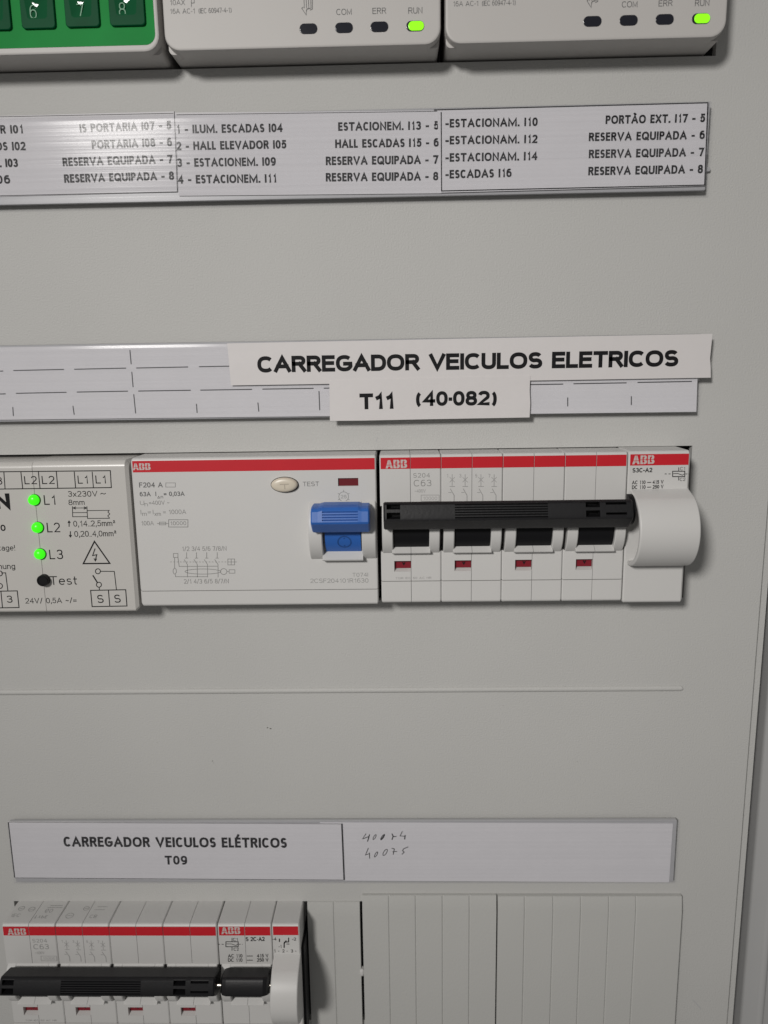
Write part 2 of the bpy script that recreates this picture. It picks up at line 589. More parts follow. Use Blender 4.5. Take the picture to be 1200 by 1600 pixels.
fr = MB()
fr.prism_z([(117.9, -22), (119.7, -20), (119.75, -1.2), (120.4, -.3), (124.6, -.25), (125.2, .35), (126.2, .5), (127.0, .3), (127.4, -.5), (150, -3), (150, -22)], -250, 225)
frm = fr.build('cabinet_frame', M['frame'], smooth=50)
frm['kind'] = 'structure'


# ------------------------------------------------------------------ shared shapes for the devices
def groove(z, D, dp=.8, g=.2):
    return [(z + g / 2, D), (z + g / 2, D - dp), (z - g / 2, D - dp), (z - g / 2, D)]


def pocket(z1, z0, D, dp=1.5, slope=.5):
    return [(z1, D), (z1, D - dp), (z0 + slope, D - dp), (z0, D)]


def body_profile(top, bot, D, rt, rb, feats=(), back=-25):
    p = [(top, back)] + arc(top - rt, D - rt, rt, 90, 0)
    for f_ in feats:
        p += f_
    return p + arc(bot + rb, D - rb, rb, 0, -90) + [(bot, back)]


def inset(prof, e, back=-25):
    zc = (prof[0][0] + prof[-1][0]) / 2
    hh = abs(prof[0][0] - prof[-1][0]) / 2
    return [(zc + (z - zc) * (1 - e / hh), d if d <= back + .1 else d - e * .8) for z, d in prof]


def housing(mb, x0, x1, top, bot, D, rt, rb, cuts, e0=.35, e1=.35):
    """cuts: [(xa, xb, feats)] between x0 and x1; the ends are softened"""
    edge = [c[0] for c in cuts] + [cuts[-1][1]]
    for k, (xa, xb, feats) in enumerate(cuts):
        pr = body_profile(top, bot, D, rt, rb, feats)
        a, b = xa, xb
        if k == 0 and e0:
            pi = inset(pr, e0)
            mb.prism_x(pi, a, a + e0, pr)
            a += e0
        if k == len(cuts) - 1 and e1:
            pi = inset(pr, e1)
            mb.prism_x(pr, b - e1, b, pi)
            b -= e1
        mb.prism_x(pr, a, b)


def bump_segment(mb, x0, x1, zc, dc, R, D, zlow=None, zhigh=None, e=.25):
    """a rounded cheek standing out of the face at D"""
    c = math.degrees(math.acos((D - .4 - dc) / R))
    a0 = c if zhigh is None else math.degrees(math.asin((zhigh - zc) / R))
    a1 = -c if zlow is None else math.degrees(math.asin((zlow - zc) / R))
    pr = arc(zc, dc, R, a0, a1, 14)
    pr = pr + [(pr[-1][0], D - .6), (pr[0][0], D - .6)]
    pi = arc(zc, dc, R - e, a0, a1, 14)
    pi = pi + [(pi[-1][0], D - .6), (pi[0][0], D - .6)]
    mb.loft([[(x0, z, d) for z, d in pi], [(x0 + e, z, d) for z, d in pr], [(x1 - e, z, d) for z, d in pr], [(x1, z, d) for z, d in pi]])


def drum_shape(mb, x0, x1, zr):
    """the bulging drum of the trip units"""
    def pr(e):
        p = [(zr + 8.6, 10.4), (zr + 7.9, 11.3 - e)] + arc(zr - 3.0, 11.0, 10.8 - e, 70, -88, 22)[1:] + [(zr - 13.6 + e, 10.4)]
        return p
    e = .5
    mb.loft([[(x0 + 4.5, z, d) for z, d in pr(1.5)], [(x0 + .1, z, d) for z, d in pr(1.2)], [(x0, z, d) for z, d in pr(e)], [(x0 + .18, z, d) for z, d in pr(.15)], [(x0 + e, z, d) for z, d in pr(0)],
             [(x1 - e, z, d) for z, d in pr(0)], [(x1 - .18, z, d) for z, d in pr(.15)], [(x1, z, d) for z, d in pr(e)]])


# linked toggle bar: slices with pockets, ridges and slots
def bar_profile(zr, kind='plain', tall=0):
    top, bot = zr + 6.8 + tall, zr - 1.35
    lo = [(zr - .5, 18.6), (bot, 17.4), (bot, 13.5)]
    lead = [(top - 1.6, 13.5), (top - .1, 18.9), (top - .3, 19.5)]
    fr_ = lead + [(top - .8, 20.1), (top - 2.4, 20.75), (top - 4.2, 21.3), (top - 4.9, 21.3), (top - 5.2, 21.0)]
    if kind == 'ridge':
        fr_ = list(lead)
        for k in range(6):
            z = top - .95 - k * .66
            d = 20.2 + .22 * k
            fr_ += [(z + .24, d - .1), (z + .2, d - .65), (z - .05, d - .65), (z - .1, d + .02)]
        fr_ += [(top - 4.9, 21.3), (top - 5.2, 21.0)]
    if kind == 'pocket':
        fr_ = lead + [(top - .6, 19.8), (top - .6, 17.2), (top - 1.9, 17.2), (top - 1.9, 20.55), (top - 2.7, 20.85), (top - 2.7, 17.5), (top - 4.4, 17.5), (top - 4.4, 21.3), (top - 4.9, 21.3), (top - 5.2, 21.0)]
    if kind == 'slot':
        fr_ = lead + [(top - .7, 19.9), (top - .7, 18.2), (top - 1.3, 18.2), (top - 1.3, 20.3), (top - 3.3, 21.0), (top - 3.3, 18.6), (top - 3.9, 18.6), (top - 3.9, 21.2), (top - 4.9, 21.3), (top - 5.2, 21.0)]
    return fr_ + lo


# ------------------------------------------------------------------ middle row: four pole circuit breaker (built once, copied below)
DF = 11.0        # front faces stand this far out of the panel
X0, PW = 0.6, 17.37
brk = thing('circuit_breaker', X0, 0, 0, 'white four pole breaker with long black toggle bar, beside the blue toggle', 'circuit breaker', 'four pole breakers with a black toggle bar')
for k in range(4):
    a = X0 + k * PW
    h = a + 8.7
    e = a + PW
    sg = groove(-18.05, DF)
    notch = [(4.2, DF), (4.2, 4), (-9.2, 4), (-9.2, DF)]
    mb = MB()
    housing(mb, a + .06, h - .05, 18.75, -24.6, DF, .9, .8, [(a + .06, a + .55, [notch, sg]), (a + .55, a + 3.85, [sg]), (a + 3.85, h - .05, [pocket(-12.0, -15.2, DF, 1.6, .7), sg])], .3, .05)
    housing(mb, h + .05, e - .06, 18.75, -24.6, DF, .9, .8, [(h + .05, e - .55, [sg]), (e - .55, e - .06, [notch, sg])], .05, .3)
    bump_segment(mb, a + .55, a + 3.6, -2.6, 5.4, 9.0, DF)
    bump_segment(mb, a + 13.9, e - .5, -2.6, 5.4, 9.0, DF)
    bump_segment(mb, a + 3.35, a + 14.15, -2.6, 5.4, 8.98, DF, zlow=1.5)
    for q0, q1 in ((a + 3.3, h - .05), (h + .05, a + 14.2)):
        mb.prism_x([(-7.1, 10.3), (-7.3, 10.8), (-9.15, 13.0), (-9.45, 12.7), (-9.8, 10.4)], q0, q1)
    mb.build('pole_housing', M['white'], brk)
    mb = MB()
    mb.prism_x(arc(-2.6, 5.4, 7.9, 70, -60, 14) + [(-7.0, 8.5), (4, 8.5)], a + 3.75, a + 13.75)
    mb.build('toggle', M['black_in'], brk)
    mb = MB()
    mb.box(a + 3.95, h - .1, -14.4, -12.05, 9.3, 9.75)
    o = mb.build('status_window', M['indicator'], brk, smooth=0)
    mk = Ink(9.75)
    cx = a + 6.6
    mk.strip([(cx - .35, -12.7), (cx, -13.4), (cx + .35, -12.7)], .35)
    mk.build('mark', M['ink'], o)
st = MB()
for k in range(4):
    a = X0 + k * PW
    for q0, q1 in ((a + (.38 if k == 0 else .1), a + 8.62), (a + 8.78, a + PW - (.38 if k == 3 else .1))):
        st.plate([(q0, 14.75), (q1, 14.75), (q1, 17.95), (q0, 17.95)], DF - .1, DF + .035)
stripe = st.build('red_stripe', M['red'], brk, smooth=0)
ik = Ink(DF + .035)
ik.logo((602.6, 732), (636.5, 731), 13)
ik.build('emblem', M['logo'], stripe)
ik = Ink(DF)
ik.text('S204', (645.6, 746.4), (671.7, 746), 7, .11, .2).text('C63', (646.5, 760), (674, 759.5), 10, .1, .2)
ik.build('rating_lettering', M['pale'], brk)
ik = Ink(DF)
ik.text('~400V', (647.8, 769.8), (665, 769.5), 5.2, .1)
ik.rect(658, 773.5, 686, 783, .8)
ik.text('10000', (661, 781), (683, 781), 5, .1)
ik.build('diagram_marking', M['faint'], brk)
ik = Ink(DF)
for n_, sx in zip('1357', (706.5, 726.7, 751.4, 772)):
    ik.text(n_, (sx - 9, 746), (sx - 6, 746), 5.5, .12)
    ik.line([(sx, 741), (sx, 759)], .9)
    ik.line([(sx - 4, 745.5), (sx + 4, 753.5)], .8)
    ik.line([(sx + 4, 745.5), (sx - 4, 753.5)], .8)
    ik.line([(sx - 4, 760), (sx + 4.5, 760)], 1)
    ik.line([(sx - 3, 763.5), (sx + 3, 774), (sx + 3, 784)], 1.2)
    ik.line([(sx - 6, 769.5), (sx - 1, 769.5)], .9)
ik.build('diagram_marking', M['faint'], brk)
ik = Ink(DF)
ik.text('TOR IEC 50 AC HR', (618, 905), (674, 904.3), 3.2, .14)
ik.build('diagram_marking', M['faint'], brk)
mb = MB()
bl = 1.75
for kind, q0, q1 in (('plain', 0, .9), ('pocket', .9, 4.6), ('plain', 4.6, 19.5), ('ridge', 19.5, 44.6), ('plain', 44.6, 54.8), ('pocket', 54.8, 58.6), ('plain', 58.6, 60.2), ('slot', 60.2, 65.8), ('plain', 65.8, 67.6)):
    p = bar_profile(0, kind)
    if q0 == 0:
        mb.prism_x([(z * .93 + .17, d - .3 if d > 14 else d) for z, d in p], bl, bl + .4, p)
        q0 = .4
    if q1 == 67.6:
        mb.prism_x(p, bl + 67.2, bl + 67.6, [(z * .93 + .17, d - .3 if d > 14 else d) for z, d in p])
        q1 = 67.2
    mb.prism_x(p, bl + q0, bl + q1)
bar = mb.build('toggle_bar', M['black'], brk, smooth=28)

# ------------------------------------------------------------------ middle row: residual current breaker
rc = thing('residual_current_breaker', -70, 0, 0, 'wide white breaker with a single blue toggle, oval cream test button and dark red window', 'breaker')
sg = groove(-20.35, DF)
wn = at(528, 747.2, DF)
wn2 = at(560, 759.3, DF)
mb = MB()
nt_ = [(5.0, DF), (5.0, 4), (-11.2, 4), (-11.2, DF)]
housing(mb, -69.9, -.35, 18.75, -25.0, DF, .9, .8, [(-69.9, wn[0], [sg]), (wn[0], wn2[0], [pocket(wn[1], wn2[1], DF, .7, .05), sg]), (wn2[0], -.35, [sg])], .5, .3)
bump_segment(mb, -19.6, -15.75, -2.7, 5.0, 10.4, DF)
bump_segment(mb, -4.6, -.6, -2.7, 5.0, 10.4, DF)
bump_segment(mb, -16, -4.4, -2.7, 5.0, 10.38, DF, zlow=1.5)
mb.prism_x([(-8.2, 10.3), (-8.4, 10.9), (-10.8, 13.6), (-11.2, 13.3), (-11.7, 10.4)], -16, -4.4)
mb.build('housing', M['white'], rc)
mb = MB()
mb.box(wn[0] + .02, wn2[0] - .02, wn2[1] + .05, wn[1] - .02, 10.0, 10.45)
mb.build('status_window', M['maroon'], rc, smooth=0)
mb = MB()
mb.plate([(-69.4, 14.7), (-.7, 14.7), (-.7, 17.95), (-69.4, 17.95)], DF - .1, DF + .035)
stripe = mb.build('red_stripe', M['red'], rc, smooth=0)
ik = Ink(DF + .035)
ik.logo((207.8, 734.6), (235.8, 734.2), 10.5)
ik.build('emblem', M['logo'], stripe)
c = at(445, 757.3, DF)
mb = MB()
mb.plate(circ(c[0], c[1], 4.0, 2.28, 40), DF - .1, DF + .03)
mb.build('button_collar', M['ink'], rc, smooth=0)
mb = MB()
c2 = (c[0], c[1] + .08)
mb.loft([[(x, z, dd) for x, z in circ(*c2, 3.75 * s_, 2.05 * s_, 40)] for s_, dd in ((1, DF), (1, DF + .8), (.97, DF + 1.15), (.9, DF + 1.4), (.75, DF + 1.58), (.4, DF + 1.7))])
btn = mb.build('test_button', M['cream'], rc, smooth=60)
ik = Ink(DF + 1.72)
ik.line([(437, 757), (451, 756.5)], 1.5)
ik.line([(444.5, 757), (445, 764)], 1.5)
ik.build('mark', mat('pressed_letter', (.42, .37, .3), .5), btn)
mb = MB()
mb.prism_x(arc(-2.7, 5.0, 8.9, 70, -62, 14) + [(-7.5, 8.5), (4, 8.5)], -15.1, -4.95)
tg = mb.build('toggle', M['blue'], rc)
ik = Ink(0)


def on_drum(x, t):
    return (x, -2.7 + 8.93 * math.sin(t), 5.0 + 8.93 * math.cos(t))


rg = MB()
pts = [(2.05 * math.cos(i * math.pi / 12), 2.0 * math.sin(i * math.pi / 12)) for i in range(24)]
tc_ = math.asin(-3.0 / 8.9)
ro = [on_drum(-9.6 + x, tc_ + z / 8.9) for x, z in pts]
ri = [on_drum(-9.6 + x * .82, tc_ + z * .82 / 8.9) for x, z in pts]
for i in range(24):
    j = (i + 1) % 24
    rg.poly([ro[i], ro[j], ri[j], ri[i]])
rg.poly([on_drum(-9.6 + x, tc_ + z / 8.9) for x, z in ((-.22, -1.4), (.22, -1.4), (.22, 1.4), (-.22, 1.4))])
rg.build('mark', M['blue_in'], tg)
mb = MB()


def bluep(kind, dz=0):
    t = 5.95 - dz
    a = [(t, 13.5), (t, 18.2), (t - .5, 19.6), (t - 1.2, 20.3)]
    if kind == 'ridge':
        for k in range(4):
            z = t - 1.5 - k * .72
            d = 20.45 + .16 * k
            a += [(z + .05, d), (z, d - .4), (z - .22, d - .4), (z - .27, d + .06)]
    return a + [(t - 4.3 + dz, 21.1), (t - 4.9 + dz, 20.9), (t - 5.4 + dz, 20.3), (-1.2, 18.4), (-1.9, 17.5), (-1.9, 13.5)]


pe = [(z * .93 + .1, d - .3 if d > 14 else d) for z, d in bluep('plain', .35)]
mb.prism_x(pe, -18.15, -17.8, bluep('plain', .35))
mb.prism_x(bluep('plain', .35), -17.8, -16.2)
mb.prism_x(bluep('plain', .35), -16.2, -15.0, bluep('plain'))
mb.prism_x(bluep('ridge'), -15.0, -5.2)
mb.prism_x(bluep('plain'), -5.2, -4.2, bluep('plain', .35))
mb.prism_x(bluep('plain', .35), -4.2, -2.45)
mb.prism_x(bluep('plain', .35), -2.45, -2.1, pe)
mb.build('toggle_grip', M['blue'], rc, smooth=25)
ik = Ink(DF)
ik.text('F204 A', (217.6, 761.8), (254.4, 761.4), 8, .17).text('63A', (218.6, 775.6), (235.6, 775.4), 7, .18)
ik.text('I', (243, 775.2), (245, 775.2), 7, .18).text('Δn', (246, 778.8), (255, 778.6), 5.2, .14).text('= 0,03A', (256, 775.2), (288.4, 774.8), 7, .18)
ik.build('rating_lettering', M['grey'], rc)
ik = Ink(DF)
ik.text('TEST', (473.3, 759.8), (498.6, 759.4), 7, .11)
ik.build('rating_lettering', M['grey'], rc)
ik = Ink(DF)
ik.rect(259, 754.5, 274, 761, .8)
ik.text('U', (219, 789), (225.5, 789), 6.5, .11).text('n', (226, 791), (231, 791), 6.5, .11).text('=400V ~', (233, 789), (265, 788.5), 6.5, .11)
ik.text('I', (220, 803.6), (221, 803.6), 7, .11).text('m', (222.5, 806), (229.5, 806), 6.5, .11).text('=', (231, 803.6), (236, 803.5), 7, .11).text('I', (239, 803.5), (240, 803.5), 7, .11)
ik.text('xm', (241.5, 806), (251.5, 806), 6.5, .11).text('= 1000A', (255, 803.5), (291, 803), 7, .11)
ik.text('100A', (220.8, 821), (240.6, 820.8), 6.8, .11)
ik.line([(245.5, 818), (263, 818)], .9)
ik.rect(249, 815.8, 259, 820, .9)
ik.rect(263.5, 812, 293.6, 823.4, 1)
ik.text('10000', (266, 820.6), (291, 820.4), 6, .12)
ik.build('rating_lettering', M['pale'], rc)
ik = Ink(DF)
ik.text('1/2 3/4 5/6 7/8/N', (284.4, 861), (354, 860.4), 7, .11)
ik.text('2/1 4/3 6/5 8/7/N', (287.6, 912), (357.6, 911.4), 7, .11)
for x in (291.6, 307, 323, 339.4):
    ik.line([(x, 863), (x, 872)], .9)
    ik.line([(x - 2.5, 872), (x + 2.5, 872)], .9)
    ik.line([(x - 4, 874), (x + 1.2, 882), (x + 1.4, 902)], .9)
for x in range(266, 354, 5):
    ik.line([(x, 878), (x + 2.6, 878)], .8)
ik.ring(317, 893, 28, 4, .9, 28)
ik.rect(356, 873.4, 366.5, 882.6, .9)
ik.line([(361.2, 873.4), (361.2, 882.6)], .8)
ik.line([(356, 878), (370, 878)], .8)
ik.ring(349.5, 893, 5, 4.6, .9)
ik.rect(358, 890.2, 367, 895.6, .9)
ik.line([(354.5, 893), (358, 893)], .8)
ik.rect(271, 864.8, 278, 871, .9)
ik.line([(272.8, 871), (272.8, 888)], .9)
ik.ring(273, 892.4, 2.6, 4.4, .9)
ik.line([(273.6, 897), (274.4, 901), (324, 901)], .9)
ik.line([(278, 871), (280, 885), (340, 884.6)], .9)
ik.build('diagram_marking', M['pale'], rc)
ik = Ink(DF)
ik.ring(537, 776, 7.6, 7.6, .8)
for t in range(6):
    c_, s_ = math.cos(t * math.pi / 3 + .52), math.sin(t * math.pi / 3 + .52)
    ik.line([(537 + 7.5 * c_, 776 + 7.5 * s_), (537 + 10.5 * c_, 776 + 10.5 * s_)], .8)
ik.text('25', (532.5, 778.6), (541.5, 778.6), 5.2, .12)
ik.build('symbol_marking', M['pale'], rc)
ik = Ink(DF)
ik.text('T074I', (550.7, 901.2), (575, 900.8), 6, .1).text('2CSF204101R1630', (485, 910.8), (575.6, 910.2), 6.6, .1)
ik.build('diagram_marking', M['pale'], rc)


# ------------------------------------------------------------------ middle row: trip unit with drum
def coil_symbol(ik, x0, y0, x1, y1, l, rr):
    ym, xm = (y0 + y1) / 2, (x0 + x1) / 2
    ik.rect(x0, y0, x1, y1, 1.3)
    ik.line([(x0 + 1, ym - .5), (xm - 1, ym - .5), (xm + 6, ym + 2), (x1 - 1, ym)], 1)
    ik.line([(xm, y0), (xm, y0 - 6)], 1.1)
    ik.line([(xm, y1), (xm, y1 + 6)], 1.1)
    x = l
    while x < x0 - 2:
        ik.line([(x, ym), (min(x + 3.4, x0), ym)], 1)
        x += 6
    x = x1 + 1
    while x < rr:
        ik.line([(x, ym), (min(x + 3, rr), ym)], 1)
        x += 5


s3 = thing('trip_unit', 70.3, 0, 0, 'narrow white trip unit with bulging white drum at right end of middle row', 'trip unit')
mb = MB()
housing(mb, 70.3, 87.4, 18.9, -25.2, DF, .9, .8, [(70.3, 87.4, [])], .4, .45)
mb.build('housing', M['white'], s3)
mb = MB()
drum_shape(mb, 71.1, 87.55, 0)
dr = mb.build('drum', M['white'], s3, smooth=40)
mb = MB()
mb.plate([(70.75, 14.85), (86.95, 14.85), (86.95, 18.0), (70.75, 18.0)], DF - .1, DF + .035)
stripe = mb.build('red_stripe', M['red'], s3, smooth=0)
ik = Ink(DF + .035)
ik.logo((987.8, 725.6), (1022.6, 724.6), 13.6)
ik.build('emblem', M['logo'], stripe)
ik = Ink(DF)
ik.text('S3C-A2', (988, 738.4), (1019, 737.8), 7, .2)
ik.text('AC 110', (987.3, 756.8), (1008.5, 756.4), 5.8, .18).text('—', (1011, 756.4), (1017.5, 756.2), 5.8, .2).text('415 V', (1019.5, 756.2), (1036.5, 755.8), 5.8, .18)
ik.text('DC 110', (987.3, 764.2), (1008.5, 763.8), 5.8, .18).text('—', (1011, 763.8), (1017.5, 763.6), 5.8, .2).text('250 V', (1019.5, 763.6), (1036.5, 763.2), 5.8, .18)
coil_symbol(ik, 1051, 736.3, 1069.9, 744.7, 1038.4, 1076.5)
ik.text('C1', (1062.4, 734.8), (1070.6, 734.6), 5, .12).text('C2', (1062, 751.6), (1070.6, 751.4), 5, .12)
ik.build('lettering', M['ink'], s3)
# grey-white end plate seen through the drum's open flank, and the black coupling behind it
mb = MB()
mb.prism_x(arc(2.9, 13.5, 4.3, 95, -95, 12), 69.5, 70.95)
mb.build('coupling', M['black_in'], s3)

# ------------------------------------------------------------------ middle row: relay with three lamps
DR = 11.6
rl = thing('monitoring_relay', -100, 0, 0, 'glossy white relay with three lit green lamps and a round black test button', 'relay')
seam = at(57, 800, DR)[0]
mb = MB()
for q0, q1, e0, e1, tp in ((-142, seam - .05, .3, .04, 18.15), (seam + .05, -70.6, .04, .9, 18.3)):
    housing(mb, q0, q1, tp, -26.3, DR, 2.0, .8, [(q0, q1, [])], e0, e1)
mb.build('housing', M['relay'], rl)
for (px, py) in ((54, 781), (59.4, 824), (63.2, 865.4)):
    c = at(px, py, DR)
    mb = MB()
    mb.plate(circ(c[0] + .12, c[1], 1.72), DR - .2, DR + .05)
    sk = mb.build('lamp_socket', M['socket'], rl, smooth=0)
    mb = MB()
    mb.loft([[(x, z, d) for x, z in circ(c[0] - .06, c[1] + .02, rr)] for rr, d in ((1.55, DR), (1.55, DR + .5), (1.4, DR + 1.0), (1.05, DR + 1.4), (.5, DR + 1.6), (.1, DR + 1.64))])
    mb.build('lamp', M['led'], sk, smooth=80)
c = at(66.4, 907.5, DR + 1.4)
mb = MB()
mb.loft([[(x, z, d) for x, z in circ(c[0], c[1], rr)] for rr, d in ((1.7, DR - .2), (1.66, DR + 1.5), (1.5, DR + 1.75), (1.2, DR + 1.75), (1.1, DR + 1.6))])
mb.build('test_button', M['black_in'], rl, smooth=40)
ik = Ink(DR)
ik.line([(-14, 737.3), (172.4, 735.4), (174, 761.8), (-12, 764.3)], 1.5)
for a, b in ((6, 8), (32.6, 35.6), (60, 62.6), (88, 90.4), (116, 118.2), (144, 146)):
    ik.line([(a, 737), (b, 764.2 - b * .013)], 1.4)
ik.text('3', (-6, 757.4), (4, 757.3), 12, .12)
for s_, a, b in (('L2', 38.6, 58), ('L2', 66, 85.6), ('L1', 122, 138.5), ('L1', 149.8, 166.6)):
    ik.text(s_, (a, 757 - a * .01), (b, 757 - b * .01), 12.6, .12, .2)
for s_, a, b, y, h_ in (('L1', 69.4, 88, 788.8, 15), ('L2', 74, 94.4, 831.8, 15), ('L3', 77.8, 99, 873.8, 14.8)):
    ik.text(s_, (a, y), (b, y - .2), h_, .115, .2)
ik.text('Test', (78.4, 914), (121, 913.4), 13.6, .11)
ik.text('tage!', (-2, 860.4), (24, 860), 8.6, .12).text('nung', (-2, 889.4), (24, 889), 9, .12)
ik.text('3x230V', (106.6, 776.2), (152.5, 775.8), 8.8, .12).text('~', (157, 775.6), (165.6, 775.6), 9.4, .12)
ik.text('8mm', (107.4, 789.2), (132.4, 788.8), 8.4, .12)
ik.line([(113.2, 791), (113.6, 807.4), (136.4, 807.2)], 1.1)
ik.line([(135.8, 791), (136.8, 810), (171.2, 809.8)], 1.1)
ik.line([(113.6, 801), (136.3, 800.8)], 1)
ik.line([(136.2, 797.8), (170.6, 797.4), (168.6, 800), (171.6, 803), (168.4, 806), (171.4, 809.8)], 1.1)
ik.line([(114, 793.8), (135.6, 793.6)], 1)
for a, b in ((114, 118.6), (135.6, 131)):
    ik.line([(b, 791.9), (a, 793.7), (b, 795.5)], 1.3)
for x, y0, y1, yy in ((108, 823, 814, 817), (110, 830, 839, 836)):
    ik.line([(x, y0), (x, y1)], 1.4)
    ik.line([(x - 2, yy), (x, y1), (x + 2, yy)], 1.3)
ik.text('0,14..2,5mm²', (115, 822.8), (180.6, 821.8), 9, .12).text('0,20..4,0mm²', (116.6, 838.8), (182.4, 837.8), 9, .12)
ik.line([(147.6, 846), (130.2, 880.6), (171.6, 880.2), (147.6, 846)], 2.1)
ik.line([(148.6, 857), (144.8, 868), (151.2, 866.6), (149, 875.4)], 1.5)
ik.line([(146.8, 872.4), (149, 876.4), (151, 872.8)], 1.3)
ik.ring(153, 892.6, 3.9, 3.9, 1.4)
ik.ring(154.6, 913.6, 3.9, 3.9, 1.4)
ik.line([(157, 892.6), (178.6, 892.8), (182, 921.6)], 1.3)
ik.line([(145, 898.8), (152.4, 910.6)], 2.1)
ik.line([(155, 917.6), (155.4, 922)], 1.3)
ik.line([(141.6, 922.4), (196.4, 921.4), (198.4, 946.8), (144, 947.8), (141.6, 922.4)], 1.5)
ik.line([(169.4, 922), (171.6, 947.2)], 1.4)
ik.text('S', (152.4, 942.2), (162.4, 942), 12.6, .13).text('S', (179, 941.8), (189, 941.6), 12.6, .13)
ik.line([(-6, 923.8), (27, 923.2), (29.8, 949.2), (-4, 949.8)], 1.5)
ik.line([(1.4, 923.6), (4, 949.6)], 1.4)
ik.text('3', (11.4, 941.8), (20, 941.6), 11, .13)
ik.line([(2, 895.2), (8.8, 895), (12.4, 923.4)], 1.3)
ik.ring(0, 896, 3.8, 3.8, 1.4)
ik.ring(0, 915.6, 3.9, 3.9, 1.4)
ik.text('24V/ 0,5A ~/=', (40, 943), (120, 942), 8.4, .12)
ik.text('60', (-8, 829.8), (9.2, 829.6), 9.8, .2)
ik.text('N', (-6, 795.2), (17.2, 794.8), 24, .3)
ik.build('lettering', M['ink'], rl)

# ------------------------------------------------------------------ top row: two switching modules and a keypad module
ZT = 123.6
md = thing('switching_module', -17, ZT, 0, 'white module with rounded corners and one lit RUN lamp, next to the green keypad', 'module', 'white modules with status lamps')


def module_body(root, x0, x1, D):
    mb = MB()
    mb.plate(rrect(x0, x1, ZT, 169, 4.0), 5.0, D, .9, rrect(x0 + .7, x1 - .7, ZT + .7, 168.3, 3.4))
    o = mb.build('front_cover', M['module'], root, smooth=40)
    mb = MB()
    mb.plate(rrect(x0 + .35, x1 - .35, ZT + .15, 168.5, 1.2), -25, 8.2)
    mb.build('housing', M['module'], root, smooth=40)
    return o


module_body(md, -52.75, 18.15, DF)
for k, (px, py) in enumerate(((482, 45), (537.5, 43.5), (592.8, 42), (648.8, 40.8))):
    c = at(px, py, DF)
    mb = MB()
    mb.plate(rrect(c[0] - 2.3, c[0] + 2.3, c[1] - 1.25, c[1] + 1.25, 1.2), DF - .3, DF + .15, .15, rrect(c[0] - 2.15, c[0] + 2.15, c[1] - 1.1, c[1] + 1.1, 1.08))
    rim = mb.build('lamp_window', M['lens'], md, smooth=40)
    if k == 3:
        rim['label'] = 'lit green lamp window'
        mb = MB()
        mb.plate(rrect(c[0] - 1.75, c[0] + 2.2, c[1] - 1.1, c[1] + 1.1, 1.05), DF, DF + .3, .15, rrect(c[0] - 1.6, c[0] + 2.05, c[1] - .95, c[1] + .95, .93))
        mb.build('lit_lens', M['lens_lit'], rim, smooth=40)
ik = Ink(DF)
ik.text('COM', (525.6, 23.6), (549.6, 23), 9.6, .12).text('ERR', (582, 22), (603.4, 21.4), 9.6, .12).text('RUN', (638, 21.6), (660, 21), 9.8, .12)
ik.text('16A AC-1', (265.8, 21.8), (305, 21), 8, .11).text('(IEC 60947-4-1)', (310.6, 21), (361.8, 19.6), 8, .11)
ik.text('10AX', (265.6, 8.2), (289, 7.8), 8.4, .11)
ik.line([(299, -3), (299, 11)], .9)
ik.line([(299, 5), (303.5, 4.5), (303.5, 0)], .9)
# pointing hand
ik.line([(474, 11), (471.5, 13), (478.5, 23.5), (479, 15)], 1.1)
for x in (475.5, 479, 482.5, 486):
    ik.line([(x, 13), (x - .6, -3)], 1)
ik.line([(488, -3), (488, 14), (484.5, 16)], 1.1)
ik.line([(478.5, 17), (480, 14), (485, 13)], 1.2)
ik.build('lettering', M['grey'], md)
m2 = copy_tree(md)
m2.location = V(-17 + 71.95, ZT, 0)
m2['label'] = 'white module with rounded corners and one lit RUN lamp, rightmost of the top row'

